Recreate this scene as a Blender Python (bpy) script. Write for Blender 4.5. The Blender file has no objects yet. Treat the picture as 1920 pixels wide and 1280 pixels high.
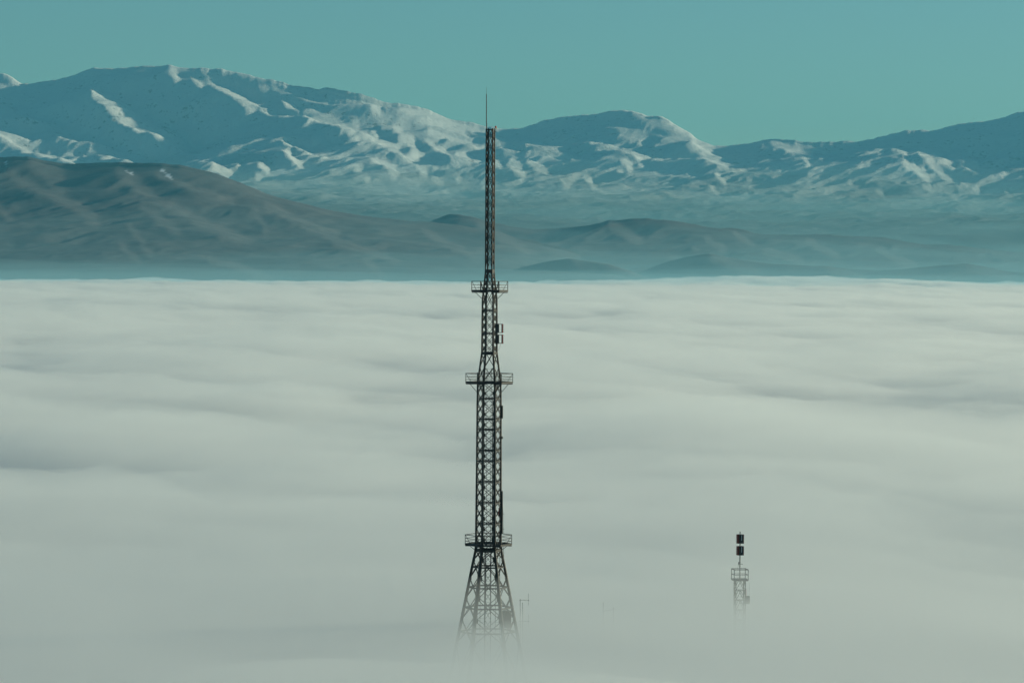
import bpy, math, random
import numpy as np
from mathutils import Vector, Matrix

random.seed(7)
S = bpy.context.scene
COL = S.collection
R = math.radians

# ---------------------------------------------------------------- camera
F = 6500.0                      # focal length in photo pixels (1920 wide)
CAM = Vector((0.0, 0.0, 75.0))
PITCH = math.atan((640 - 505) / F)
ROLL = R(0.30)
fw = Vector((0, math.cos(PITCH), -math.sin(PITCH)))
r0 = Vector((1, 0, 0))
u0 = Vector((0, math.sin(PITCH), math.cos(PITCH)))
rt = r0 * math.cos(ROLL) + u0 * math.sin(ROLL)
up = -r0 * math.sin(ROLL) + u0 * math.cos(ROLL)
cd = bpy.data.cameras.new('camera')
cd.lens = F / 1920 * 36
cd.sensor_width = 36
cd.clip_start = 1.0
cd.clip_end = 200000
cam = bpy.data.objects.new('camera', cd)
M3 = Matrix((rt, up, -fw)).transposed()
cam.matrix_world = Matrix.Translation(CAM) @ M3.to_4x4()
COL.objects.link(cam)
S.camera = cam

# ---------------------------------------------------------------- sky and sun
SUN_EL, SUN_AZ = 10.4, 21.0     # azimuth: degrees from +X (right) towards +Y (away)
w = bpy.data.worlds.new('World')
S.world = w
w.use_nodes = True
nt = w.node_tree
nt.nodes.clear()
sky = nt.nodes.new('ShaderNodeTexSky')
sky.sky_type = 'NISHITA'
sky.sun_disc = False
sky.sun_elevation = R(SUN_EL)
sky.sun_rotation = R(90 - SUN_AZ)
sky.altitude = 1700
sky.air_density = 1.0
sky.dust_density = 2.0
sky.ozone_density = 2.0
tint = nt.nodes.new('ShaderNodeMix')
tint.data_type = 'RGBA'
tint.blend_type = 'MULTIPLY'
tint.inputs['Factor'].default_value = 1.0
tint.inputs[7].default_value = (0.475, 0.745, 0.725, 1)
bg = nt.nodes.new('ShaderNodeBackground')
bg.inputs['Strength'].default_value = 0.122
ow = nt.nodes.new('ShaderNodeOutputWorld')
nt.links.new(sky.outputs[0], tint.inputs[6])
nt.links.new(tint.outputs[2], bg.inputs['Color'])
nt.links.new(bg.outputs[0], ow.inputs['Surface'])

sd = bpy.data.lights.new('sun', 'SUN')
sd.energy = 4.25
sd.angle = R(1.5)
sd.color = (1.0, 0.95, 0.69)
so = bpy.data.objects.new('sun', sd)
sdir = Vector((math.cos(R(SUN_AZ)) * math.cos(R(SUN_EL)), math.sin(R(SUN_AZ)) * math.cos(R(SUN_EL)), math.sin(R(SUN_EL))))
so.rotation_euler = sdir.to_track_quat('Z', 'Y').to_euler()
so.location = (800, 400, 400)
COL.objects.link(so)

S.view_settings.view_transform = 'Standard'
S.view_settings.look = 'None'
S.view_settings.gamma = 1
S.view_settings.use_curve_mapping = False
S.view_settings.exposure = 0.0
cy = S.cycles
cy.max_bounces = 24
cy.volume_bounces = 20
cy.diffuse_bounces = 3
cy.glossy_bounces = 2
cy.transparent_max_bounces = 16
cy.use_denoising = True
cy.sample_clamp_indirect = 4.0


# ---------------------------------------------------------------- helpers
def at(px, py, Y):
    """world point that the photo pixel (1920x1280) shows at depth Y"""
    d = fw + rt * ((px - 960) / F) + up * ((640 - py) / F)
    return CAM + d * ((Y - CAM.y) / d.y)


def level(px, py):
    """photo pixel -> pixel of the same camera without roll and pitch"""
    d = fw + rt * ((px - 960) / F) + up * ((640 - py) / F)
    return 960 + F * d.x / d.y, 505 - F * d.z / d.y


def tag(o, label=None, cat=None, group=None, kind=None):
    if label: o['label'] = label
    if cat: o['category'] = cat
    if group: o['group'] = group
    if kind: o['kind'] = kind
    return o


def empty(name, loc):
    o = bpy.data.objects.new(name, None)
    o.location = loc
    o.empty_display_size = 2
    COL.objects.link(o)
    return o


def gn(x, y, seed=0):
    """gradient noise, about -0.7..0.7"""
    xi = np.floor(x).astype(np.int64); yi = np.floor(y).astype(np.int64)
    xf = x - xi; yf = y - yi

    def g(ix, iy, dx, dy):
        h = (ix * 374761393 + iy * 668265263 + seed * 1442695041) & 0x7fffffff
        h = ((h ^ (h >> 13)) * 1274126177) & 0x7fffffff
        a = ((h ^ (h >> 16)) & 0xffff) / 65536.0 * 2 * np.pi
        return np.cos(a) * dx + np.sin(a) * dy
    u = xf * xf * xf * (xf * (xf * 6 - 15) + 10)
    v = yf * yf * yf * (yf * (yf * 6 - 15) + 10)
    a = g(xi, yi, xf, yf); b = g(xi + 1, yi, xf - 1, yf)
    c = g(xi, yi + 1, xf, yf - 1); d = g(xi + 1, yi + 1, xf - 1, yf - 1)
    return (a * (1 - u) + b * u) * (1 - v) + (c * (1 - u) + d * u) * v


def fbm(x, y, octaves=4, seed=0, gain=0.5):
    t = 0; a = 1.0
    for k in range(octaves):
        t = t + a * gn(x * 2 ** k + 17.3 * k, y * 2 ** k - 9.1 * k, seed + k)
        a *= gain
    return t


def sstep(a, b, x):
    t = np.clip((x - a) / (b - a), 0, 1)
    return t * t * (3 - 2 * t)


def blur(a, s, axis):
    """close to a gaussian of sigma s: three running means"""
    n = max(1, int(round(s * 0.98)))
    out = np.moveaxis(np.asarray(a, float), axis, -1)
    for _ in range(3):
        b = np.pad(out, [(0, 0)] * (out.ndim - 1) + [(n + 1, n)], mode='edge')
        c = np.cumsum(b, -1)
        out = (c[..., 2 * n + 1:] - c[..., :-(2 * n + 1)]) / (2 * n + 1)
    return np.moveaxis(out, -1, axis)


def grid_object(name, X, Y, Z, mat, smooth=True, close_bottom=None):
    """a height field (rows x columns) as ONE mesh; close_bottom = z of a floor that closes it into a solid"""
    nr, nc = X.shape
    co = np.stack([X, Y, Z], -1).reshape(-1, 3).astype(np.float32)
    i = np.arange(nr * nc).reshape(nr, nc)
    q = np.stack([i[:-1, :-1], i[:-1, 1:], i[1:, 1:], i[1:, :-1]], -1).reshape(-1, 4)
    if close_bottom is not None:
        n0 = nr * nc
        rim = np.concatenate([i[0, :], i[1:, -1], i[-1, -2::-1], i[-2:0:-1, 0]])
        low = co[rim].copy(); low[:, 2] = close_bottom
        co = np.concatenate([co, low])
        m = len(rim)
        a = rim; b = np.roll(rim, -1); c = n0 + (np.arange(m) + 1) % m; d = n0 + np.arange(m)
        q = np.concatenate([q, np.stack([b, a, d, c], -1)])
    me = bpy.data.meshes.new(name)
    loops = q.reshape(-1)
    nq = len(q)
    if close_bottom is not None:
        extra = np.arange(len(co) - m, len(co))[::-1]
        loops = np.concatenate([loops, extra])
    me.vertices.add(len(co)); me.vertices.foreach_set('co', co.reshape(-1))
    me.loops.add(len(loops)); me.loops.foreach_set('vertex_index', loops.astype(np.int32))
    starts = np.arange(nq) * 4
    if close_bottom is not None:
        starts = np.concatenate([starts, [nq * 4]])
    me.polygons.add(len(starts))
    me.polygons.foreach_set('loop_start', starts.astype(np.int32))
    me.update(calc_edges=True)
    me.validate()
    me.polygons.foreach_set('use_smooth', np.full(len(me.polygons), smooth))
    me.materials.append(mat)
    o = bpy.data.objects.new(name, me)
    COL.objects.link(o)
    return o


def new_mat(name):
    m = bpy.data.materials.new(name)
    m.use_nodes = True
    m.node_tree.nodes.clear()
    return m, m.node_tree


def volume_mat(name, color, density, aniso):
    m, t = new_mat(name)
    v = t.nodes.new('ShaderNodeVolumePrincipled')
    v.inputs['Color'].default_value = (*color, 1)
    v.inputs['Density'].default_value = density
    v.inputs['Anisotropy'].default_value = aniso
    o = t.nodes.new('ShaderNodeOutputMaterial')
    t.links.new(v.outputs[0], o.inputs['Volume'])
    return m


def noise_node(t, coord, scale, detail=6, rough=0.55):
    n = t.nodes.new('ShaderNodeTexNoise')
    n.inputs['Scale'].default_value = scale
    n.inputs['Detail'].default_value = detail
    n.inputs['Roughness'].default_value = rough
    t.links.new(coord, n.inputs['Vector'])
    return n


def ramp(t, fac, stops):
    r = t.nodes.new('ShaderNodeValToRGB')
    e = r.color_ramp.elements
    while len(e) < len(stops): e.new(0.5)
    for k, (p, c) in enumerate(stops):
        e[k].position = p
        e[k].color = (*c, 1) if len(c) == 3 else c
    t.links.new(fac, r.inputs[0])
    return r


def principled(t, rough=0.8):
    b = t.nodes.new('ShaderNodeBsdfPrincipled')
    b.inputs['Roughness'].default_value = rough
    o = t.nodes.new('ShaderNodeOutputMaterial')
    t.links.new(b.outputs[0], o.inputs['Surface'])
    return b


def math_node(t, op, a, b=None):
    n = t.nodes.new('ShaderNodeMath'); n.operation = op
    for k, v in enumerate((a, b)):
        if v is None: continue
        if isinstance(v, (int, float)): n.inputs[k].default_value = v
        else: t.links.new(v, n.inputs[k])
    return n.outputs[0]


# ---------------------------------------------------------------- air: haze, low mist, fog sea
FOG_TOP = 34.1


def box(name, lo, hi, mat):
    x0, y0, z0 = lo; x1, y1, z1 = hi
    v = [(x0, y0, z0), (x1, y0, z0), (x1, y1, z0), (x0, y1, z0), (x0, y0, z1), (x1, y0, z1), (x1, y1, z1), (x0, y1, z1)]
    f = [(0, 3, 2, 1), (4, 5, 6, 7), (0, 1, 5, 4), (1, 2, 6, 5), (2, 3, 7, 6), (3, 0, 4, 7)]
    me = bpy.data.meshes.new(name)
    me.from_pydata(v, [], f)
    me.materials.append(mat)
    o = bpy.data.objects.new(name, me)
    COL.objects.link(o)
    return o


haze = box('haze', (-48000, -9000, -2.0), (48000, 45500, 2050), volume_mat('haze_air', (0.18, 0.66, 0.84), 1.7e-5, 0.1))
tag(haze, 'pale blue haze that fades the far mountains', 'haze', kind='stuff')
my = np.concatenate([np.linspace(8800, 26000, 110), [26500, 27000]])
mxx, myy = np.meshgrid(np.concatenate([[-30000, -20000], np.linspace(-9000, 9000, 150), [20000, 30000]]), my)


def mist_top(rise, wob, seed):
    wob_n = gn(mxx / 2300, myy / 2600, seed) + 0.7 * gn(mxx / 900, myy / 1100, seed + 1) + 0.4 * gn(mxx / 400, myy / 500, seed + 2)
    z = 18 + rise * np.maximum(myy - 9300, 0) + 0.03 * np.maximum(myy - 19500, 0) + wob * np.clip(myy - 9300, 0, 9000) * wob_n
    return np.where(myy > 26200, 30, np.maximum(z, 12))


def fog_relief(X, Y):
    wx = X + 120 * gn(X / 330, Y / 520, 31) + 45 * gn(X / 110, Y / 170, 33)
    wy = Y + 190 * gn(X / 330, Y / 520, 32) + 70 * gn(X / 110, Y / 170, 34)
    a = R(34)
    U = wx * math.cos(a) + wy * math.sin(a)
    V = -wx * math.sin(a) + wy * math.cos(a)
    b_ = R(-20)
    U2 = wx * math.cos(b_) + wy * math.sin(b_)
    V2 = -wx * math.sin(b_) + wy * math.cos(b_)
    far = np.clip(Y / 1000, 0.85, 1.1)
    calm = 0.35 + 1.0 * sstep(-0.30, 0.35, gn(X / 260, Y / 800, 41))
    h = 8 * gn(U / 520, V / 1500, 1) * np.clip(Y / 2500, 0.25, 1.4)
    h = h + 6.5 * gn(U2 / 170, V2 / 400, 2) * far * calm
    h = h + 5.0 * gn(U / 80, V / 170, 3) * far * calm
    h = h + 2.8 * gn(U2 / 42, V2 / 84, 4) * calm
    h = h + 1.1 * gn(U / 21, V / 40, 5) * calm
    h = h + 15 * sstep(5000, 11000, Y) * gn(X / 240, Y / 700, 6)
    near = np.exp(-(((X - 5) / 95) ** 2 + ((Y - 375) / 150) ** 2))
    h = h * (1 - 0.85 * near) - 1.6 * (1 - sstep(335, 400, Y))
    h = h * 0.78
    # the sea of fog sinks a little towards the hills, with a bank piled up against them
    h = h - 15 * sstep(2500, 13000, Y)
    h = h + 24 * np.exp(-((X - 1000) / 620) ** 2 - ((Y - 12600) / 1500) ** 2)
    return h


ty = np.concatenate([np.linspace(-5000, 0, 16)[:-1], np.linspace(0, 150, 12)[:-1], np.geomspace(150, 20000, 860)])
tc = np.linspace(-1.9, 1.9, 560)
YY, TT = np.meshgrid(ty, tc, indexing='ij')
half = 0.16 * np.maximum(YY, 250)
XX = half * TT * (1 + 0.22 * TT ** 4) + np.sign(TT) * sstep(1.2, 1.9, np.abs(TT)) * 3000
ZZ = FOG_TOP + fog_relief(XX, YY)
fog = grid_object('fog', XX, YY, ZZ, volume_mat('fog_cloud', (0.985, 0.992, 0.985), 0.055, 0.3), close_bottom=-0.5)
vq = XX + 30 * gn(XX / 90, YY / 140, 94) + 12 * gn(XX / 34, YY / 60, 95)
vy = YY + 50 * gn(XX / 90, YY / 140, 96)
vc, vs = math.cos(R(26)), math.sin(R(26))
v1, v2 = vq * vc + vy * vs, -vq * vs + vy * vc
calm_v = 1 - 0.8 * np.exp(-((XX - 10) / 80) ** 2 - ((YY - 375) / 130) ** 2)
ZV = ZZ + 5.6 + calm_v * (9.0 * gn(v1 / 85, v2 / 210, 91) + 5.0 * gn(v1 / 36, v2 / 90, 93) + 2.4 * gn(v1 / 17, v2 / 44, 97) + 1.1 * gn(vq / 8, vy / 26, 98))
ZV = np.maximum(ZV, ZZ + 0.4)
veil = grid_object('fog_veil', XX, YY, ZV, volume_mat('thin_fog', (0.985, 0.992, 0.985), 0.013, 0.3), close_bottom=-0.7)
tag(veil, 'thin ragged veil of fog drifting just over the fog sea', 'fog', kind='stuff')
tag(fog, 'sea of white fog filling the valley up to the hills', 'fog', kind='stuff')

for k, (rise, wob, dens) in enumerate(((0.012, 0.006, 1.3e-4), (0.024, 0.012, 0.95e-4), (0.042, 0.020, 0.50e-4))):
    mist = grid_object('mist', mxx, myy, mist_top(rise, wob, 77 + 10 * k), volume_mat('mist_air', (0.54, 0.92, 1.0), dens, 0.1), close_bottom=-0.9 - 0.02 * k)
    tag(mist, ('lowest pale mist along the fog edge', 'pale mist lying along the feet of the hills', 'thinnest upper mist before the snowy mountains')[k], 'mist', kind='stuff')

# ---------------------------------------------------------------- ground
gm, t = new_mat('valley_ground')
tcn = t.nodes.new('ShaderNodeTexCoord')
n = noise_node(t, tcn.outputs['Object'], 0.004, 8)
rp = ramp(t, n.outputs[0], [(0.35, (0.10, 0.10, 0.09)), (0.6, (0.22, 0.21, 0.19))])
b = principled(t, 0.95)
t.links.new(rp.outputs[0], b.inputs['Base Color'])
gx, gy = np.meshgrid(np.linspace(-47000, 47000, 60), np.linspace(-8500, 45000, 60))
ground = grid_object('ground', gx, gy, np.zeros_like(gx), gm)
tag(ground, 'flat valley ground buried under the fog', 'ground', kind='structure')


# ---------------------------------------------------------------- mountains
def raster(strokes, x0, x1, y0, y1, soft=0.42, torn=1.0):
    """lit-spur mask over level pixels; every stroke is (points, half width)"""
    gx, gy = np.meshgrid(np.arange(x0, x1), np.arange(y0, y1))
    gx = gx.astype(float); gy = gy.astype(float)
    wx = gx + 8 * fbm(gx / 26, gy / 18, 3, 51) + torn * 4.5 * fbm(gx / 8, gy / 6, 2, 53)
    wy = gy + 6 * fbm(gx / 26, gy / 18, 3, 61) + torn * 3.5 * fbm(gx / 8, gy / 6, 2, 63)
    m = np.zeros_like(gx)
    for pts, wd, *wt in strokes:
        wt = wt[0] if wt else 1.0
        pts = [level(*p) for p in pts]
        if len(pts) == 1:
            p = pts[0]; pts = [(p[0] - wd * .5, p[1] - wd * .3), (p[0] + wd * .5, p[1] + wd * .3)]
        xs = [p[0] for p in pts]; ys = [p[1] for p in pts]
        a0 = max(int(min(xs) - 3 * wd - 10 - x0), 0); a1 = int(max(xs) + 3 * wd + 10 - x0)
        b0 = max(int(min(ys) - 3 * wd - 10 - y0), 0); b1 = int(max(ys) + 3 * wd + 10 - y0)
        if a1 <= 0 or b1 <= 0: continue
        sx = wx[b0:b1, a0:a1]; sy = wy[b0:b1, a0:a1]
        dm = np.full(sx.shape, 1e9)
        for (ax, ay), (bx, by) in zip(pts[:-1], pts[1:]):
            vx, vy = bx - ax, by - ay
            q = np.clip(((sx - ax) * vx + (sy - ay) * vy) / (vx * vx + vy * vy + 1e-9), 0, 1)
            dm = np.minimum(dm, np.hypot(sx - ax - q * vx, sy - ay - q * vy))
        val = 1 - sstep(wd * (1 - soft), wd * (1 + soft), dm)
        cur = m[b0:b1, a0:a1]
        m[b0:b1, a0:a1] = np.maximum(cur, wt * val) if wt > 0 else cur * (1 - val) + wt * val
    return m


def sample(m, x, y, x0, y0):
    fx = np.clip(x - x0, 0, m.shape[1] - 1.001); fy = np.clip(y - y0, 0, m.shape[0] - 1.001)
    ix = fx.astype(int); iy = fy.astype(int); dx = fx - ix; dy = fy - iy
    return (m[iy, ix] * (1 - dx) + m[iy, ix + 1] * dx) * (1 - dy) + (m[iy + 1, ix] * (1 - dx) + m[iy + 1, ix + 1] * dx) * dy


def terrain(name, mat, crest, base_ly, Yf, Yc, Yb, Xr, nrow, ncol, strokes, slope, pfun, rough, seed, mean_px=70, crest_noise=1.5, back=-0.25, snow=None, soft_px=None, row_pow=1.0, gully=0.0, edge=0.42, torn=1.0, crest_hold=0.0):
    cl = np.array([level(*p) for p in crest])
    v = np.concatenate([np.linspace(0, 1, int(nrow * .8)) ** row_pow, 1 + np.linspace(0, 1, nrow - int(nrow * .8) + 1)[1:] ** 1.3])
    xs = np.linspace(Xr[0], Xr[1], ncol)
    V, X = np.meshgrid(v, xs, indexing='ij')
    Y = np.where(V <= 1, Yf + (Yc - Yf) * V, Yc + (Yb - Yc) * (V - 1))
    # the crest line wanders a little in depth
    Y = Y + 0.06 * (Yc - Yf) * gn(X / 1900, X * 0 + 0.5, seed + 9) * sstep(0, 0.9, V)
    lx = 960 + F * X / Y
    lxs = np.arange(-1500, 3500, 4.0)
    raw = np.interp(lxs, cl[:, 0], cl[:, 1])
    soft = blur(raw[None], 38, 1)[0] if soft_px is None else blur(raw[None], soft_px / 4, 1)[0]
    mid = blur(raw[None], 7, 1)[0]
    raw = blur(raw[None], 1.0, 1)[0]
    kk = sstep(0.86, 0.99, V); k2 = sstep(0.988, 1.0, V)
    cy_ = (np.interp(lx, lxs, raw) * k2 + np.interp(lx, lxs, mid) * (1 - k2)) * kk + np.interp(lx, lxs, soft) * (1 - kk) + crest_noise * fbm(lx / 18, lx * 0 + 3.3, 3, seed + 5) * sstep(0.985, 1.0, V)
    p = np.where(V <= 1, pfun(np.clip(V, 0, 1)), 1.0)
    ly = base_ly + (cy_ - base_ly) * p
    H0 = CAM.z + (505 - ly) / F * Y
    H0 = H0 + np.where(V > 1, back * (Y - Yc), 0)
    sc = (Yc - Yf)
    n = (1 - np.abs(fbm(X / (sc * .10), Y / (sc * .16), 5, seed + 20)) * 2.2) * 0.6 + fbm(X / (sc * .25), Y / (sc * .25), 4, seed + 30)
    H0 = H0 + rough * (n - 0.5) * np.clip(1 - np.abs(V - 0.5) * 2, 0, 1) ** 0.5
    if gully:
        # gullies and ribs that run down the slope, drifting to the right
        q = X + 0.55 * (Yc - Y)
        wq = q + 160 * fbm(X / 700, Y / 900, 3, seed + 60)
        wy = Y + 160 * fbm(X / 700, Y / 900, 3, seed + 63)
        rg = 0
        for k, (l1, l2, am) in enumerate(((620, 2200, 1.0), (290, 1000, .55), (140, 460, .30), (70, 220, .15))):
            rg = rg + am * (1 - 2.4 * np.abs(gn(wq / l1, wy / l2, seed + 70 + k)))
        H0 = H0 + gully * (rg - 1.0) * sstep(0.05, 0.45, V) * (1 - 0.75 * sstep(0.9, 1.0, V)) * np.where(V > 1, 0.3, 1)
    x0, y0 = -400, 60
    m = raster(strokes, x0, 2320, y0, 620, edge, torn)
    outn = sstep(0.10, 0.3, fbm((lx + ly * 1.3) / 160, (ly - lx * .35) / 60, 4, seed + 40))
    outw = sstep(20, 160, np.maximum(-lx, lx - 1920))
    H = H0.copy()
    dX = xs[1] - xs[0]
    sig = mean_px / F * Yc / dX
    hold = 1 - crest_hold * sstep(0.88, 1.0, V)
    for it in range(8):
        la = 505 - F * (H - CAM.z) / Y
        Mk = sample(m, lx, la, x0, y0)
        Mk = Mk * (1 - outw) + outn * outw
        g = -slope * (Mk - blur(Mk, sig, 1)) * np.where(V > 1, np.clip(2 - V, 0, 1), 1)
        D = np.cumsum(g, 1) * dX
        D = D - blur(D, sig * 2.0, 1)
        Hn = H0 + blur(D, 1.0, 0) * hold
        H = Hn if it == 0 else 0.5 * H + 0.5 * Hn
    o = grid_object(name, X, Y, H, mat)
    if snow:
        sm = raster(snow, x0, 2320, y0, 620, 0.35)
        la = 505 - F * (H - CAM.z) / Y
        at_ = o.data.attributes.new('snow', 'FLOAT', 'POINT')
        at_.data.foreach_set('value', sample(sm, lx, la, x0, y0).astype(np.float32).reshape(-1))
    return o


# snow mountains: white above, bare brown slopes lower down, dark rock specks
sm, t = new_mat('snow_and_rock')
geo = t.nodes.new('ShaderNodeNewGeometry')
sep = t.nodes.new('ShaderNodeSeparateXYZ')
t.links.new(geo.outputs['Position'], sep.inputs[0])
n1 = noise_node(t, geo.outputs['Position'], 0.0012, 8, 0.6)
n2 = noise_node(t, geo.outputs['Position'], 0.010, 6, 0.65)
hz = math_node(t, 'ADD', sep.outputs['Z'], math_node(t, 'MULTIPLY', math_node(t, 'SUBTRACT', n1.outputs[0], 0.5), 700))
hf = t.nodes.new('ShaderNodeMapRange')
hf.inputs['From Min'].default_value = 480
hf.inputs['From Max'].default_value = 950
t.links.new(hz, hf.inputs['Value'])
speck = ramp(t, n2.outputs[0], [(0.22, (0, 0, 0)), (0.36, (1, 1, 1))])
cov = math_node(t, 'MULTIPLY', hf.outputs[0], speck.outputs[0])
mx = t.nodes.new('ShaderNodeMix'); mx.data_type = 'RGBA'
mx.inputs[6].default_value = (0.11, 0.115, 0.12, 1)
mx.inputs[7].default_value = (0.69, 0.70, 0.68, 1)
t.links.new(cov, mx.inputs[0])
n3 = noise_node(t, geo.outputs['Position'], 0.022, 8, 0.7)
n4 = noise_node(t, geo.outputs['Position'], 0.0035, 4, 0.6)
rk = ramp(t, math_node(t, 'ADD', n3.outputs[0], math_node(t, 'MULTIPLY', math_node(t, 'SUBTRACT', n4.outputs[0], 0.5), 0.45)), [(0.33, (1, 1, 1)), (0.41, (0, 0, 0))])
m2 = t.nodes.new('ShaderNodeMix'); m2.data_type = 'RGBA'
m2.inputs[7].default_value = (0.30, 0.30, 0.30, 1)
t.links.new(rk.outputs[0], m2.inputs[0])
t.links.new(mx.outputs[2], m2.inputs[6])
b = principled(t, 0.9)
t.links.new(m2.outputs[2], b.inputs['Base Color'])
bp = t.nodes.new('ShaderNodeBump'); bp.inputs['Strength'].default_value = 0.8; bp.inputs['Distance'].default_value = 14.0
t.links.new(n3.outputs[0], bp.inputs['Height'])
t.links.new(bp.outputs[0], b.inputs['Normal'])

# brown winter hills
hm, t = new_mat('dry_hill_grass')
geo = t.nodes.new('ShaderNodeNewGeometry')
n1 = noise_node(t, geo.outputs['Position'], 0.006, 10, 0.7)
rp = ramp(t, n1.outputs[0], [(0.3, (0.092, 0.092, 0.105)), (0.7, (0.185, 0.166, 0.170))])
att = t.nodes.new('ShaderNodeAttribute'); att.attribute_name = 'snow'
mx = t.nodes.new('ShaderNodeMix'); mx.data_type = 'RGBA'
mx.inputs[7].default_value = (0.8, 0.8, 0.82, 1)
t.links.new(att.outputs['Fac'], mx.inputs[0])
t.links.new(rp.outputs[0], mx.inputs[6])
b = principled(t, 0.95)
t.links.new(mx.outputs[2], b.inputs['Base Color'])

CREST = [(-900, 190), (-500, 215), (-200, 180), (-60, 150), (0, 140), (14, 139), (28, 146), (40, 154), (75, 150), (110, 148), (170, 133), (205, 127), (232, 123), (300, 124), (345, 131), (380, 133),
         (420, 139), (480, 147), (520, 155), (580, 165), (640, 176), (700, 190), (720, 198), (770, 202), (800, 209), (840, 222), (880, 228), (905, 238), (935, 243), (960, 243), (975, 239),
         (1010, 226), (1060, 217), (1100, 212), (1140, 207), (1160, 206), (1180, 209), (1215, 218), (1245, 222), (1258, 232), (1275, 243), (1300, 260), (1325, 275), (1345, 275), (1390, 273),
         (1420, 266), (1440, 264), (1480, 266), (1520, 272), (1560, 270), (1600, 267), (1640, 258), (1690, 246), (1750, 244), (1800, 230), (1850, 226), (1880, 222), (1905, 212), (1920, 211),
         (2000, 200), (2200, 230), (2500, 215), (2900, 260)]
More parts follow.
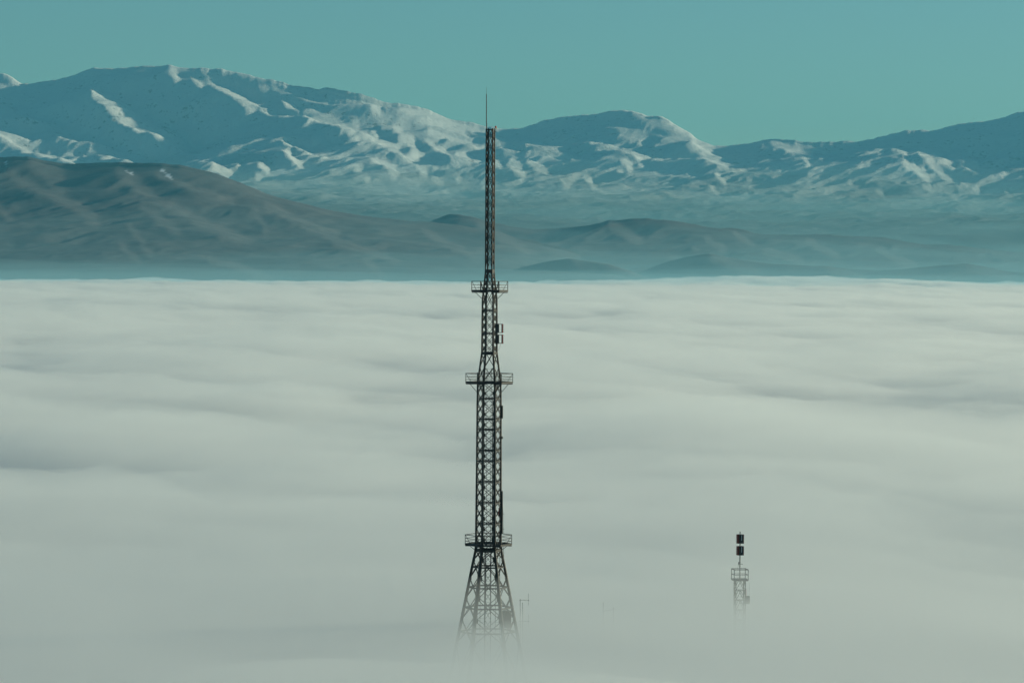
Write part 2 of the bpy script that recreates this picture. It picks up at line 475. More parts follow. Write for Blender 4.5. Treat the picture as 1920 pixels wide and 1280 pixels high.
LIT = [
    ([(0, 150), (15, 143), (38, 155)], 7), ([(0, 166), (12, 168)], 5), ([(182, 135), (214, 130)], 4), ([(325, 132), (335, 150)], 6), ([(362, 140), (370, 155), (385, 172)], 4),
    ([(382, 135), (400, 150), (440, 160)], 5), ([(400, 148), (425, 168), (450, 185), (475, 200)], 9), ([(475, 200), (465, 215), (443, 230)], 8), ([(475, 200), (510, 212), (545, 212)], 5),
    ([(420, 141), (480, 152), (540, 167), (600, 187), (630, 195)], 9), ([(490, 170), (540, 198), (560, 207)], 5),
    ([(185, 178), (205, 200), (215, 222)], 8), ([(200, 195), (240, 225), (265, 238)], 12), ([(240, 218), (290, 232), (325, 262), (355, 280)], 10), ([(290, 255), (310, 275)], 9), ([(225, 185), (245, 192)], 5),
    ([(300, 185), (312, 200)], 5), ([(335, 185)], 4), ([(350, 182)], 3), ([(385, 190), (395, 202)], 4), ([(380, 235), (387, 247)], 4), ([(132, 185), (155, 195), (162, 208)], 4), ([(145, 225), (150, 245), (158, 252)], 5),
    ([(0, 240), (50, 232), (100, 232), (140, 262)], 14), ([(10, 255), (60, 275), (135, 270)], 12), ([(0, 255), (50, 290), (100, 300), (150, 305)], 8), ([(150, 275), (200, 285), (250, 300), (290, 305)], 9), ([(255, 280), (290, 303)], 6), ([(5, 185), (25, 205)], 6),
    ([(580, 215), (620, 225), (655, 245)], 11), ([(605, 258), (615, 268)], 7), ([(535, 265), (550, 270)], 4), ([(570, 262), (590, 275)], 4), ([(560, 275), (582, 288)], 4), ([(540, 285), (555, 300), (565, 310)], 5), ([(405, 315), (435, 332)], 8), ([(490, 310), (505, 320)], 6), ([(452, 316)], 4), ([(485, 330)], 5),
    ([(620, 175), (670, 190), (720, 202)], 8), ([(693, 207), (717, 217)], 7), ([(667, 224), (672, 237)], 6), ([(665, 255), (706, 258)], 8), ([(713, 272), (758, 265), (785, 272), (778, 289)], 8), ([(693, 255), (740, 282), (775, 303)], 4),
    ([(761, 205), (802, 215), (844, 233), (905, 250)], 7), ([(792, 227), (844, 239), (909, 264)], 5), ([(796, 246), (844, 260), (909, 276)], 5), ([(741, 241), (789, 268)], 5), ([(802, 268), (837, 282)], 5), ([(830, 288), (861, 308)], 6), ([(861, 290), (902, 302)], 6), ([(878, 308)], 5),
    ([(696, 300), (741, 308)], 4), ([(716, 308), (747, 322)], 4), ([(665, 319), (680, 319)], 4), ([(782, 314), (844, 314)], 3), ([(686, 337)], 5), ([(737, 325)], 6), ([(796, 327)], 6), ([(823, 339)], 8), ([(861, 337)], 5),
    ([(930, 248), (981, 262), (1026, 275), (1057, 281)], 7), ([(957, 241), (978, 250)], 6), ([(933, 265), (964, 289)], 8), ([(974, 284), (1050, 294)], 5), ([(995, 304), (1026, 322)], 8), ([(961, 306), (981, 327)], 8), ([(933, 306)], 6), ([(1081, 292)], 5), ([(1057, 308)], 3),
    ([(1063, 248), (1074, 261)], 6), ([(1110, 271), (1147, 278), (1197, 286)], 6), ([(1210, 276), (1222, 282)], 5), ([(1198, 294), (1210, 312)], 8), ([(1210, 290), (1235, 294)], 7), ([(1235, 289), (1272, 289)], 4), ([(1272, 270), (1304, 276), (1335, 281)], 8), ([(1191, 213), (1216, 221)], 4), ([(1254, 236)], 4), ([(1282, 248), (1304, 265)], 5),
    ([(1176, 307), (1185, 318)], 7), ([(1166, 319)], 4), ([(1082, 335), (1066, 346)], 7), ([(1100, 335), (1113, 349)], 5), ([(1054, 340), (1060, 351)], 4), ([(1319, 291), (1370, 303)], 6), ([(1348, 310), (1363, 315)], 5), ([(1347, 329), (1360, 343)], 5), ([(1335, 354)], 4), ([(1376, 319), (1394, 318)], 4), ([(1070, 219), (1085, 221)], 3),
    ([(1453, 267), (1478, 278), (1522, 293)], 7), ([(1522, 279), (1560, 290)], 5), ([(1544, 296)], 5), ([(1512, 298), (1516, 313)], 4), ([(1431, 271)], 4), ([(1569, 273), (1606, 270)], 4), ([(1625, 285), (1656, 284)], 4), ([(1731, 252), (1756, 256)], 4), ([(1787, 252), (1822, 254)], 3), ([(1853, 250), (1897, 254)], 5), ([(1862, 264), (1872, 272)], 5),
    ([(1675, 279), (1700, 284), (1700, 299)], 6), ([(1697, 304), (1744, 334)], 7), ([(1731, 285), (1759, 318)], 9), ([(1750, 282), (1781, 309)], 9), ([(1769, 272), (1794, 293), (1828, 299)], 7), ([(1812, 310), (1837, 318)], 8), ([(1769, 329), (1791, 334)], 6), ([(1731, 351), (1769, 354)], 4), ([(1803, 360), (1834, 356)], 5), ([(1652, 360)], 6), ([(1844, 287), (1869, 287)], 5), ([(1869, 294), (1897, 303)], 4), ([(1853, 316)], 4), ([(1884, 330)], 5), ([(1912, 291), (1920, 302)], 6), ([(1887, 360)], 4),
]
LIT = [(p, w_ * 1.1, 1.7) if p[0][0] < 560 else (p, w_) for p, w_ in LIT]
LIT += [([(188, 178), (215, 205), (262, 238)], 16, 2.3), ([(245, 222), (300, 242), (354, 280)], 14, 2.3), ([(40, 236), (100, 236), (138, 262)], 13, 2.0), ([(15, 262), (80, 280), (135, 276)], 10, 2.0)]
LIT += [([(569, 200), (630, 199), (679, 202), (693, 215)], 8, -.9), ([(720, 206), (755, 214)], 5, -.9), ([(772, 234), (800, 241)], 5, -.9), ([(706, 239), (745, 263)], 6, -.9), ([(785, 269), (835, 297)], 6, -.9),
        ([(845, 221), (905, 237)], 4, -.9), ([(880, 251), (908, 263)], 4, -.9), ([(800, 284), (845, 302)], 5, -.9), ([(1150, 222), (1240, 238), (1285, 262)], 12, -.9), ([(1220, 256), (1265, 272)], 8, -.9),
        ([(605, 165), (612, 180)], 5, -.8), ([(455, 165), (480, 185)], 6, -.8), ([(510, 180), (530, 196)], 5, -.8)]
mount = terrain('snowy_mountains', sm, CREST, 514, 18500, 30000, 34000, (-7000, 7000), 480, 1400, LIT, 0.58,
                lambda v: 0.22 * sstep(-0.16, 0.16, v) * 2 - 0.22 + 0.38 * v + 0.40 * v ** 6, 45, 100, soft_px=420, mean_px=110, row_pow=0.8, gully=34, crest_hold=0.6, crest_noise=2.2)
tag(mount, 'long range of snow covered mountains behind the fog and brown hills', 'mountains', kind='structure')

HCREST = [(-900, 330), (-400, 300), (-100, 305), (0, 302), (60, 303), (130, 312), (200, 310), (290, 311), (340, 315), (400, 328), (450, 345), (500, 365), (560, 380), (620, 395), (700, 408), (780, 415),
          (860, 424), (930, 436), (1000, 452), (1080, 476), (1150, 500), (1230, 524), (1400, 560), (2600, 580)]
HLIT = [([(70, 310), (105, 330), (114, 355)], 14), ([(30, 330), (75, 360), (130, 380), (160, 397), (185, 418)], 9), ([(230, 325), (260, 347), (300, 382), (325, 392)], 12), ([(300, 330), (370, 357), (440, 377)], 6), ([(340, 395), (400, 427), (465, 452)], 10),
        ([(270, 385), (310, 417), (330, 432)], 8), ([(505, 385), (570, 420), (630, 442)], 9), ([(625, 455), (645, 467)], 5), ([(245, 420), (265, 450), (285, 482)], 5), ([(230, 460), (262, 490)], 5), ([(400, 490), (450, 500), (510, 525)], 7), ([(640, 455), (700, 475), (750, 490)], 6),
        ([(800, 435), (840, 460), (900, 487)], 7), ([(930, 440), (960, 455), (990, 472)], 8), ([(935, 486), (1010, 499)], 4), ([(690, 490), (720, 520)], 6), ([(0, 390), (20, 410)], 6), ([(480, 395), (500, 430)], 5)]
hills = terrain('brown_hills', hm, HCREST, 530, 13200, 16800, 19000, (-5200, 4200), 260, 900, HLIT, 0.20,
                lambda v: 0.75 * v + 0.25 * v ** 3, 8, 300, mean_px=110, edge=0.5, gully=17, crest_noise=1.2,
                snow=[([(10, 306), (14, 311)], 1.6), ([(238, 322), (246, 328)], 1.2), ([(305, 319), (320, 333)], 1.8)])
tag(hills, 'dark brown bare hill ridge rising from the fog at left', 'hills', kind='structure')

DCREST = [(-300, 470), (500, 470), (700, 440), (790, 424), (830, 406), (850, 401), (880, 405), (920, 416), (960, 425), (1000, 431), (1060, 428), (1120, 420), (1150, 412), (1200, 409), (1240, 411), (1300, 420), (1340, 430), (1380, 428), (1430, 440), (1540, 440),
          (1600, 444), (1660, 446), (1720, 457), (1780, 459), (1850, 468), (1920, 476), (2100, 480), (2600, 470)]
DLIT = [([(1150, 420), (1200, 452)], 9), ([(1380, 440), (1410, 457)], 6), ([(1520, 455), (1570, 480)], 7), ([(1260, 480), (1300, 512)], 7), ([(900, 425), (960, 455)], 8), ([(1440, 470), (1500, 490)], 7), ([(1650, 470), (1720, 500)], 7), ([(1330, 450), (1360, 470)], 6)]
far_hills = terrain('low_hills', hm, DCREST, 534, 14600, 18000, 19500, (-3000, 5200), 220, 760, DLIT, 0.24,
                    lambda v: 0.7 * v + 0.3 * v ** 3, 8, 500, mean_px=110, edge=0.5, gully=15, crest_noise=1.2)
tag(far_hills, 'low hazy hills in front of the snowy mountains at right', 'hills', kind='structure')

ECREST = [(700, 600), (850, 555), (930, 520), (970, 503), (1010, 493), (1040, 488), (1075, 486), (1100, 490), (1140, 498), (1190, 511), (1230, 521), (1300, 550), (1500, 600)]
knoll = terrain('foothill_knoll', hm, ECREST, 600, 13300, 14600, 15400, (-700, 1300), 90, 260, [([(1150, 500), (1235, 524)], 6), ([(1080, 492), (1120, 510)], 5)], 0.25,
                lambda v: v, 12, 700, mean_px=60, crest_noise=0.8)
tag(knoll, 'small hazy knoll just above the fog right of the tower', 'hill', kind='structure')

GCREST = [(900, 600), (1120, 540), (1200, 510), (1250, 492), (1300, 481), (1335, 478), (1380, 484), (1440, 493), (1520, 500), (1600, 503), (1680, 505), (1750, 500), (1810, 497), (1870, 503), (1940, 512), (2100, 520), (2600, 540)]
near_ridge = terrain('low_ridge', hm, GCREST, 560, 13000, 15200, 16400, (-200, 4200), 110, 420, [([(1340, 484), (1420, 510)], 7), ([(1560, 506), (1620, 522)], 6), ([(1820, 503), (1900, 520)], 7)], 0.22,
                     lambda v: 0.8 * v + 0.2 * v ** 3, 6, 900, mean_px=90, crest_noise=0.9, edge=0.5, gully=9)
tag(near_ridge, 'lowest faint ridge along the fog edge at right', 'hills', kind='structure')

# ---------------------------------------------------------------- steel
def steel(name, c0, c1, rough=0.6):
    m, t = new_mat(name)
    geo = t.nodes.new('ShaderNodeNewGeometry')
    n = noise_node(t, geo.outputs['Position'], 1.3, 6, 0.65)
    rp = ramp(t, n.outputs[0], [(0.35, c0), (0.65, c1)])
    b = principled(t, rough)
    b.inputs['Specular IOR Level'].default_value = 0.3
    t.links.new(rp.outputs[0], b.inputs['Base Color'])
    return m


DARK = steel('dark_painted_steel', (0.022, 0.022, 0.023), (0.040, 0.037, 0.036))
MAST = steel('weathered_mast_steel', (0.036, 0.035, 0.034), (0.066, 0.062, 0.058))
GALV = steel('galvanised_steel', (0.16, 0.16, 0.16), (0.26, 0.26, 0.25), 0.5)
BLACK = steel('black_antenna_housing', (0.025, 0.025, 0.027), (0.04, 0.04, 0.042), 0.5)
RED = steel('faded_red_paint', (0.45, 0.05, 0.03), (0.58, 0.08, 0.05), 0.5)
RUST = steel('dark_red_housing', (0.15, 0.030, 0.022), (0.22, 0.045, 0.034), 0.5)
YELL = steel('amber_lens', (0.5, 0.30, 0.06), (0.6, 0.36, 0.08), 0.3)
WHITE = steel('white_pipe_paint', (0.6, 0.6, 0.6), (0.75, 0.75, 0.74), 0.5)


class MB:
    """collects bars, plates and boxes; build() links them as ONE mesh object"""
    def __init__(self): self.v = []; self.f = []

    def bar(self, a, b, r, r2=None, n=4, tw=0.0):
        a = Vector(a); b = Vector(b); r2 = r if r2 is None else r2
        d = (b - a).normalized()
        x = d.cross(Vector((0, 0, 1)))
        if x.length < 1e-3: x = Vector((1, 0, 0))
        x.normalize(); y = d.cross(x)
        k = len(self.v)
        for c, rr in ((a, r), (b, r2)):
            for i in range(n):
                an = 2 * math.pi * (i + 0.5) / n + tw
                self.v.append(c + (x * math.cos(an) + y * math.sin(an)) * rr)
        for i in range(n):
            j = (i + 1) % n
            self.f.append((k + i, k + j, k + n + j, k + n + i))
        self.f.append(tuple(k + i for i in range(n))[::-1])
        self.f.append(tuple(k + n + i for i in range(n)))
        return self

    def path(self, pts, rs, n=6):
        """a tube along points with a radius at each"""
        k0 = len(self.v)
        for q, (p, r) in enumerate(zip(pts, rs)):
            p = Vector(p)
            a = Vector(pts[max(q - 1, 0)]); b = Vector(pts[min(q + 1, len(pts) - 1)])
            d = (b - a).normalized()
            x = d.cross(Vector((0.013, 1, 0.02))).normalized(); y = d.cross(x)
            for i in range(n):
                an = 2 * math.pi * i / n
                self.v.append(p + (x * math.cos(an) + y * math.sin(an)) * r)
            if q:
                k = k0 + (q - 1) * n
                for i in range(n):
                    j = (i + 1) % n
                    self.f.append((k + i, k + j, k + n + j, k + n + i))
        self.f.append(tuple(k0 + i for i in range(n))[::-1])
        k = k0 + (len(pts) - 1) * n
        self.f.append(tuple(k + i for i in range(n)))
        return self

    def box(self, c, s, rz=0.0):
        c = Vector(c); k = len(self.v)
        for dz in (-.5, .5):
            for dx, dy in ((-.5, -.5), (.5, -.5), (.5, .5), (-.5, .5)):
                x, y = dx * s[0], dy * s[1]
                self.v.append(c + Vector((x * math.cos(rz) - y * math.sin(rz), x * math.sin(rz) + y * math.cos(rz), dz * s[2])))
        for q in ((0, 3, 2, 1), (4, 5, 6, 7), (0, 1, 5, 4), (1, 2, 6, 5), (2, 3, 7, 6), (3, 0, 4, 7)):
            self.f.append(tuple(k + i for i in q))
        return self

    def build(self, name, mat, parent=None, kind=None, smooth=False):
        me = bpy.data.meshes.new(name)
        off = parent_world(parent) if parent else Vector((0, 0, 0))
        me.from_pydata([tuple(Vector(p) - off) for p in self.v], [], self.f)
        me.materials.append(mat)
        if smooth:
            me.polygons.foreach_set('use_smooth', [True] * len(me.polygons))
        o = bpy.data.objects.new(name, me)
        COL.objects.link(o)
        if parent: o.parent = parent
        if kind: o['kind'] = kind
        return o


def parent_world(p):
    v = Vector(p.location)
    while p.parent:
        p = p.parent; v = v + Vector(p.location)
    return v


# ---------------------------------------------------------------- the lattice tower
TD = 406.0
PX = TD / F                                     # metres per photo pixel at the tower
TX = at(917, 780, TD).x
zof = lambda py: at(917, py, TD).z              # height of a photo row on the tower
TOWER = empty('lattice_tower', (TX, TD, 0))
tag(TOWER, 'tall dark hexagonal lattice broadcast tower with three railed platforms rising from the fog', 'tower')
ROT = R(1.5)
CX, CY = TX, TD

# (photo row, hexagon radius in photo pixels, leg radius in metres)
PROFILE = [(242, 7.9, .075), (508, 8.0, .085), (520, 9.0, .09), (545, 11.6, .10), (562, 13.4, .10), (660, 14.0, .105), (690, 17.8, .11), (716, 21.4, .115),
           (760, 22.0, .115), (860, 22.4, .12), (1018, 23.2, .135), (1032, 24.2, .15), (1060, 30.0, .16), (1150, 47.5, .18), (1195, 56.5, .19)]
prof = [(zof(y), r * PX, lr) for y, r, lr in PROFILE]
z_lo, r_lo = prof[-1][0], prof[-1][1]
k_ = (prof[-1][1] - prof[-3][1]) / (prof[-3][0] - prof[-1][0])
prof.append((0.0, r_lo + k_ * z_lo, .22))
pz = [p[0] for p in prof][::-1]; pr = [p[1] for p in prof][::-1]; pl = [p[2] for p in prof][::-1]
rad = lambda z: float(np.interp(z, pz, pr))
legr = lambda z: float(np.interp(z, pz, pl))


def hexpt(i, r, z):
    a = ROT + i * math.pi / 3
    return Vector((CX + r * math.cos(a), CY + r * math.sin(a), z))


for i in range(6):
    pts = [hexpt(i, p[1], p[0]) for p in prof]
    MB().path(pts, [p[2] for p in prof], 6).build('leg', DARK, TOWER)

# X bracing: node rows; gusset plates sit at the nodes, ring beams at some crossings
mast_nodes = list(np.arange(244, 509, 21.1))
mid_nodes = list(np.arange(512, 562, 12.5)) + list(np.arange(575, 661, 14.3))
taper_nodes = [660.8, 688, 714]
shaft_nodes = list(np.arange(717.5, 1016, 19.55)) + [1030]
base_nodes = [1030, 1049, 1083, 1120, 1160, 1205]
zb = zof(1205)
base_low = [zb, zb * .72, zb * .42, 0.4]
diag_stuff = MB(); gus = MB()


def braces(zs, r, mode, stagger=0.0):
    for za, zb_ in zip(zs[:-1], zs[1:]):
        for i in range(6):
            j = (i + 1) % 6
            sh = stagger * (za - zb_) * (1 if i % 2 else -1)
            a, b2 = za + sh, zb_ + sh
            for (p, q) in ((i, j), (j, i)):
                A = hexpt(p, rad(a), a); B = hexpt(q, rad(b2), b2)
                if mode == 'stuff': diag_stuff.bar(A, B, r)
                else: MB().bar(A, B, r).build('diagonal_brace', DARK, TOWER)


def gussets(zs, s):
    for z in zs:
        for i in range(6):
            for j in ((i + 1) % 6, (i - 1) % 6):
                A = hexpt(i, rad(z), z); B = hexpt(j, rad(z), z)
                d = (B - A).normalized()
                c = A + d * (s * .5 + legr(z) * .6)
                gus.box(c, (s, .03, s * 1.5), math.atan2(d.y, d.x))


mz = [zof(y) for y in mast_nodes]
braces(mz, .043, 'stuff', 0.16)
gussets(mz, .10)
braces([zof(y) for y in mid_nodes], .045, 'stuff', 0.12)
gussets([zof(y) for y in mid_nodes], .12)
braces([zof(y) for y in taper_nodes], .045, 'part')
sz = [zof(y) for y in shaft_nodes]
braces(sz, .045, 'part', 0.10)
gussets(sz, .22)
bz = [zof(y) for y in base_nodes]
braces(bz, .055, 'part')
gussets(bz, .24)
braces(base_low, .06, 'stuff')
diag_stuff.build('mast_lattice', MAST, TOWER, kind='stuff')
gus.build('gusset_plates', DARK, TOWER, kind='stuff')


def ring(z, h, th, grow=0.0):
    m = MB()
    for i in range(6):
        A = hexpt(i, rad(z) + grow, z); B = hexpt((i + 1) % 6, rad(z) + grow, z)
        d = (B - A)
        m.box((A + B) / 2, (d.length, th, h), math.atan2(d.y, d.x))
    return m


for y, h in ((243, .12), (582, .16), (625, .16), (662, .34), (747, .12), (785.5, .12), (805, .12), (844, .12), (864, .12), (903, .12), (942, .12), (981, .12), (1031, .32), (1062, .16), (1100, .16), (1138, .17), (1183, .17)):
    ring(zof(y), h, .09).build('ring_beam', DARK, TOWER)
m = MB()                                        # solid plated collar where the mast starts
for i in range(6):
    for z0, z1 in ((zof(512), zof(505)),):
        A = hexpt(i, rad(z0) + .02, 0); B = hexpt((i + 1) % 6, rad(z0) + .02, 0)
        d = B - A
        c = (A + B) / 2; c.z = (z0 + z1) / 2
        m.box(c, (d.length, .05, z1 - z0), math.atan2(d.y, d.x))
m.build('mast_collar', MAST, TOWER)


def platform(y_deck, y_rail, r_out, bracket_drop):
    z0, z1 = zof(y_deck), zof(y_rail)
    ro = r_out * PX; ri = max(rad(z0) * 0.86, .3)
    P = empty('platform', (0, 0, z0)); P.parent = TOWER
    d = MB()                                    # hexagonal ring deck
    k = 0
    for i in range(6):
        for r, z in ((ro, z0), (ro, z0 - .14), (ri, z0 - .14), (ri, z0)):
            d.v.append(hexpt(i, r, z))
    for i in range(6):
        a = i * 4; b3 = ((i + 1) % 6) * 4
        for q in range(4):
            q2 = (q + 1) % 4
            d.f.append((a + q, a + q2, b3 + q2, b3 + q))
    d.build('deck', DARK, P)
    e = MB()
    for i in range(6):
        A = hexpt(i, ro, z0 - .02); B = hexpt((i + 1) % 6, ro, z0 - .02)
        dd = B - A
        e.box((A + B) / 2, (dd.length, .06, .24), math.atan2(dd.y, dd.x))
    e.build('edge_beam', DARK, P)
    for f_, r in ((1.0, .05), (.62, .032), (.32, .032)):
        g = MB()
        for i in range(6):
            z = z0 + (z1 - z0) * f_
            g.bar(hexpt(i, ro, z), hexpt((i + 1) % 6, ro, z), r)
        g.build('guard_rail', DARK, P)
    for i in range(6):
        MB().bar(hexpt(i, ro, z0 - .1), hexpt(i, ro, z1 + .05), .05).build('post', DARK, P)
        A = hexpt(i, ro, z0); B = hexpt((i + 1) % 6, ro, z0)
        MB().bar(hexpt(i, ro - .02, z1), hexpt(i, ro * .62 + rad(z0) * .3, z0), .032).build('rail_stay', DARK, P)
        zb2 = z0 - bracket_drop
        MB().bar(hexpt(i, ro * .85, z0 - .1), hexpt(i, rad(zb2), zb2), .042).build('bracket', DARK, P)
        MB().bar(hexpt(i, ri, z0 - .2), hexpt(i, ro, z0 - .2), .06).build('joist', DARK, P)
    return P


platform(545, 527.5, 33.8, 1.0)
platform(716.5, 700, 44.0, 1.25)
platform(1019.5, 1002, 43.6, .75)


def ladder(x0, x1, y, ya, yb, pitch, yoff, mat=DARK, r=.028):
    za, zb2 = zof(ya), zof(yb)
    L = MB()
    for x in (x0, x1):
        L.bar((CX + x, CY + yoff, zb2), (CX + x, CY + yoff, za), r)
    lad = L.build('ladder', mat, TOWER)
    q = MB(); z = zb2 + .1
    while z < za:
        q.bar((CX + x0, CY + yoff, z), (CX + x1, CY + yoff, z), .016)
        z += pitch
    q.build('rungs', mat, lad, kind='stuff')


ladder(-.27, .24, 0, 690, 1150, .42, -.25, r=.032)
ladder(.42, .78, 0, 750, 1025, .55, .15, r=.05)
ladder(-.95, -.45, 0, 1033, 1200, .5, .3, r=.035)
ladder(.85, 1.35, 0, 1033, 1200, .5, .3, r=.035)
m = MB()
for x in (.47, .55, .63, .72):
    m.bar((CX + x, CY + .05, zof(1030)), (CX + x, CY + .05, zof(735)), .03)
m.build('cable_run', BLACK, TOWER)
m = MB()                                        # inner column inside the splayed base
for i in range(4):
    a = math.pi / 4 + i * math.pi / 2
    m.bar((CX + .55 * math.cos(a) - .1, CY + .55 * math.sin(a), 0), (CX + .45 * math.cos(a), CY + .45 * math.sin(a), zof(1033)), .045)
z = 2.0
while z < zof(1040):
    for i in range(4):
        a = math.pi / 4 + i * math.pi / 2; c = a + math.pi / 2
        m.bar((CX - .05 + .52 * math.cos(a), CY + .52 * math.sin(a), z), (CX - .05 + .52 * math.cos(c), CY + .52 * math.sin(c), z + 1.1), .028)
    z += 1.1
m.build('inner_column', DARK, TOWER)
m = MB()                                        # feeder pipes on the right leg
for ya, yb, r in ((760, 784, .10), (818, 822, .09), (920, 1000, .09)):
    zz0, zz1 = zof(yb), zof(ya)
    m.bar(hexpt(0, rad(zz0) + .16, zz0), hexpt(0, rad(zz1) + .16, zz1), r, n=6)
m.bar(hexpt(0, rad(zof(1018)) + .45, zof(1070)), hexpt(0, rad(zof(1018)) + .28, zof(1018)), .03)
m.build('feeder_pipe', DARK, TOWER)
m = MB()
m.bar((CX + 1.78, CY - .2, zof(1001)), (CX + 1.66, CY - .2, zof(948)), .018)
for y in (963, 991): m.bar((CX + 1.45, CY - .2, zof(y)), (CX + 1.84, CY - .2, zof(y)), .03)
m.build('whip_antenna', DARK, TOWER)

# whip on the mast head, and the aviation light on its bracket
wx = hexpt(3, 7.2 * PX, 0)
m = MB()
m.path([(wx.x, wx.y, zof(246)), (wx.x - .01, wx.y, zof(232)), (wx.x - .03, wx.y, zof(231)), (wx.x - .05, wx.y, zof(177)), (wx.x - .05, wx.y, zof(176.5)), (wx.x - .06, wx.y, zof(163))], [.06, .06, .055, .045, .018, .010], 6)
m.build('whip_antenna', DARK, TOWER)
p0 = at(925.5, 247, TD)
lt = empty('warning_light', p0 - Vector((TX, TD, 0))); lt.parent = TOWER
m = MB()
m.bar(at(926, 247.5, TD), at(930.5, 247.5, TD), .03).bar(at(930, 248, TD), at(930, 241, TD), .03)
m.build('bracket', DARK, lt)
c = at(929.4, 238.6, TD); m = MB(); m.bar(c - Vector((0, 0, .10)), c + Vector((0, 0, .13)), .13, .11, 8); m.build('red_lamp', RED, lt)
c = at(930.6, 240.6, TD); m = MB(); m.bar(c - Vector((0, .1, .07)), c + Vector((0, -.1, .05)), .07, .06, 8); m.build('amber_lamp', YELL, lt)


def panel_antenna(x_px, y0, y1, inner, depth=.55, red=True):
    za, zb2 = zof(y1), zof(y0)
    c = at(x_px, (y0 + y1) / 2, TD)
    o = empty('panel_antenna', c - Vector((TX, TD, 0))); o.parent = TOWER
    h = zb2 - za
    MB().box((c.x - .17, c.y, c.z), (.42, depth, h)).build('reflector', BLACK, o)
    a = MB()
    for s in (-.46, .46): a.box((c.x + .20, c.y, c.z + s * h), (.36, depth * .8, .06))
    a.build('support_arm', BLACK, o)
    MB().box((c.x + .39, c.y, c.z), (.16, depth * .9, h * .98)).build('radome', BLACK, o)
    if red:
        for k in range(4):
            MB().box((c.x + .47, c.y - .02, c.z - h * .5 + h * (k + .5) / 4), (.15, depth, h * .17)).build('red_band', RED, o)
    if inner:
        MB().box((c.x - .40, c.y - .05, c.z), (.06, .5, h * .7)).build('clamp', DARK, o)
    return o


panel_antenna(935.2, 607, 624, True)
panel_antenna(935.2, 627, 644, True)
m = MB()
pts = [at(938, 644, TD), at(938, 648, TD), at(936.5, 653, TD), at(934, 657, TD)]
m.path(pts, [.014] * 4, 5); m.build('cable', DARK, TOWER)
c = at(936, 959, TD)
o = empty('panel_antenna', c - Vector((TX, TD, 0))); o.parent = TOWER
MB().box((c.x + .1, c.y - .4, c.z), (.35, .3, 1.0)).build('reflector', BLACK, o)
MB().box((c.x - .05, c.y - .6, c.z + .05), (.05, .05, .8)).build('red_band', RED, o)
MB().box((c.x - .55, c.y - .3, c.z), (.3, .3, 1.05)).build('radome', BLACK, o)
c = at(949, 1161, TD + 1.8)
o = empty('equipment_box', c - Vector((TX, TD, 0))); o.parent = TOWER
MB().box(c, (1.05, .8, 1.9), .2).build('cabinet', DARK, o)
MB().box(c + Vector((0, -.1, 1.0)), (1.2, 1.0, .12), .2).build('cabinet_roof', DARK, o)
MB().bar(c + Vector((-.7, .2, .3)), c + Vector((.9, .3, .3)), .05).build('support_arm', DARK, o)

# ---------------------------------------------------------------- the lower mast to the right
SD = 440.0
SP = SD / F
sx = at(1387.3, 1060, SD).x
szf = lambda py: at(1387, py, SD).z
SM = empty('antenna_mast', (sx, SD, 0))
tag(SM, 'short mast with two dark drum aerials above a railed cage, half in fog', 'antenna mast')
MB().bar((sx, SD, szf(1086)), (sx, SD, szf(996)), .085, .07, 8).build('pole', GALV, SM, smooth=False)
for y0, y1 in ((1001, 1018.5), (1023, 1040.5)):
    c = Vector((sx + .01, SD, (szf(y0) + szf(y1)) / 2)); h = szf(y0) - szf(y1)
    o = empty('drum_antenna', (0, 0, c.z)); o.parent = SM
    for k in range(4):
        a = R(20) + k * math.pi / 2
        dx, dy = math.cos(a), math.sin(a)
        MB().box(c + Vector((dx * .34, dy * .34, 0)), (.13, .56, h * .96), a).build('panel', (RUST if k in (0, 2) else BLACK), o)
    e = MB()
    for s in (-.42, .42): e.box(c + Vector((0, 0, s * h)), (.55, .55, .05), R(20))
    e.build('frame', DARK, o)
    MB().bar(c + Vector((.16, -.53, -h * .15)), c + Vector((.16, -.53, h * .44)), .04).build('feed_rod', WHITE, o)
m = MB(); m.bar((sx, SD, szf(1057)), (sx + .36, SD, szf(1057)), .035).bar((sx - .16, SD, szf(1053)), (sx - .16, SD, szf(1058)), .07)
m.bar((sx - .16, SD, szf(1055)), (sx, SD, szf(1055)), .03)
m.path([(sx - .16, SD, szf(1058)), (sx - .28, SD, szf(1063)), (sx - .27, SD, szf(1068))], [.012] * 3, 5)
m.build('side_arm', DARK, SM)
P = empty('platform', (0, 0, szf(1086))); P.parent = SM
hw = 14.6 * SP * .94
z0, z1 = szf(1086), szf(1066.5)
MB().box((sx, SD, z0), (2 * hw, 2 * hw, .22), R(8)).build('deck', DARK, P)


def sq(i, r, z, rot=R(8)):
    a = rot + math.pi / 4 + i * math.pi / 2
    return Vector((sx + r * 1.414 * math.cos(a), SD + r * 1.414 * math.sin(a), z))


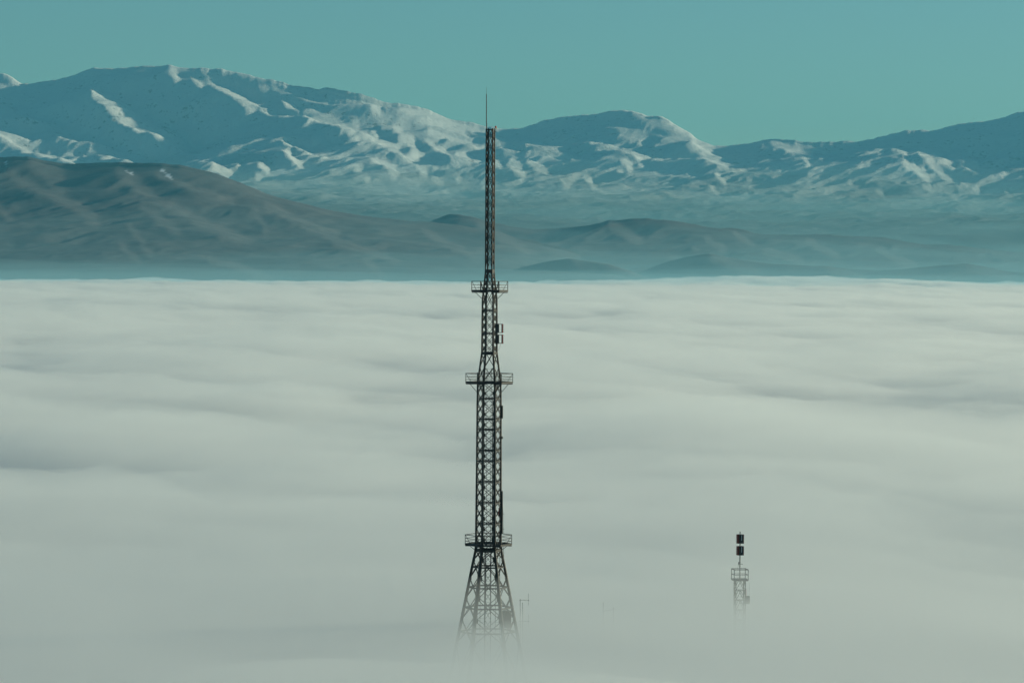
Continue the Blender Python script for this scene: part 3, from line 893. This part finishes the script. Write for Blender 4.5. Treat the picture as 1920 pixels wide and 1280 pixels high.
for i in range(4):
    MB().bar(sq(i, hw - .03, z0), sq(i, hw - .03, z1), .065).build('post', DARK, P)
for f_, r in ((1.0, .06), (.5, .05)):
    g = MB()
    for i in range(4): g.bar(sq(i, hw - .03, z0 + (z1 - z0) * f_), sq((i + 1) % 4, hw - .03, z0 + (z1 - z0) * f_), r)
    g.build('guard_rail', DARK, P)
lw = 9.6 * SP * .94
for i in range(4):
    MB().bar(sq(i, lw, 0), sq(i, lw, z0), .075).build('leg', DARK, SM)
zs = [z0 - .1]
while zs[-1] > 2: zs.append(zs[-1] - 1.25)
for n_, (a, b2) in enumerate(zip(zs[:-1], zs[1:])):
    if n_ < 8:
        g = MB()
        for i in range(4): g.bar(sq(i, lw, b2), sq((i + 1) % 4, lw, b2), .05)
        g.build('ring_beam', DARK, SM)
    for i in range(4):
        j = (i + 1) % 4
        mid = (sq(i, lw, a) + sq(j, lw, a)) / 2
        for q in (i, j):
            if n_ < 8: MB().bar(mid, sq(q, lw, b2), .045).build('diagonal_brace', DARK, SM)
g = MB()
for a, b2 in list(zip(zs[:-1], zs[1:]))[8:]:
    for i in range(4):
        j = (i + 1) % 4
        g.bar(sq(i, lw, b2), sq(j, lw, b2), .05); g.bar(sq(i, lw, a), sq(j, lw, b2), .045)
g.build('mast_lattice', DARK, SM, kind='stuff')
c = at(1401, 1124, SD)
o = empty('side_panel', c - Vector((sx, SD, 0))); o.parent = SM
MB().box(c, (.62, .5, 1.0)).build('radome', BLACK, o)
m = MB(); m.bar(c + Vector((-.9, 0, .4)), c + Vector((0, 0, .4)), .05).bar(c + Vector((-.9, 0, -.4)), c + Vector((0, 0, -.4)), .05); m.build('support_arm', DARK, o)
MB().bar(at(1398.5, 1119, SD), at(1398.5, 1103, SD), .06).build('feed_rod', RED, o)
MB().bar(at(1405, 1117, SD), at(1405, 1092, SD), .016).build('whip', DARK, o)

# ---------------------------------------------------------------- dipole poles beside the tower
DD = 422.0
b0 = at(978, 1200, DD)
DP = empty('dipole_mast', (b0.x, DD, 0))
tag(DP, 'thin pole pair with side mounted dipoles, faint in the fog right of the tower base', 'antenna mast')
for x, y in ((975.5, 1122), (980, 1129)):
    p = at(x, y, DD); MB().bar((p.x, DD, 0), p, .045, n=6).build('pole', DARK, DP)
for y in (1124.5, 1164):
    m = MB(); m.bar(at(973, y, DD), at(992, y - .4, DD), .04); m.build('cross_arm', DARK, DP)
    m = MB(); m.bar(at(990.8, y - 13, DD), at(990.8, y + 10, DD), .028).box(at(990.8, y, DD), (.16, .16, .16)); m.build('dipole', DARK, DP)
b1 = at(1133, 1180, 440)
FP = empty('aerial_pole', (b1.x, 440, 0))
tag(FP, 'barely visible pole with a short crossbar fading into fog between both towers', 'pole')
for x, y in ((1131, 1128), (1150, 1137)):
    p = at(x, y, 440); MB().bar((p.x, 440, 0), p, .05, n=6).build('pole', DARK, FP)
MB().bar(at(1129, 1146, 440), at(1155, 1140, 440), .04).build('cross_arm', DARK, FP)
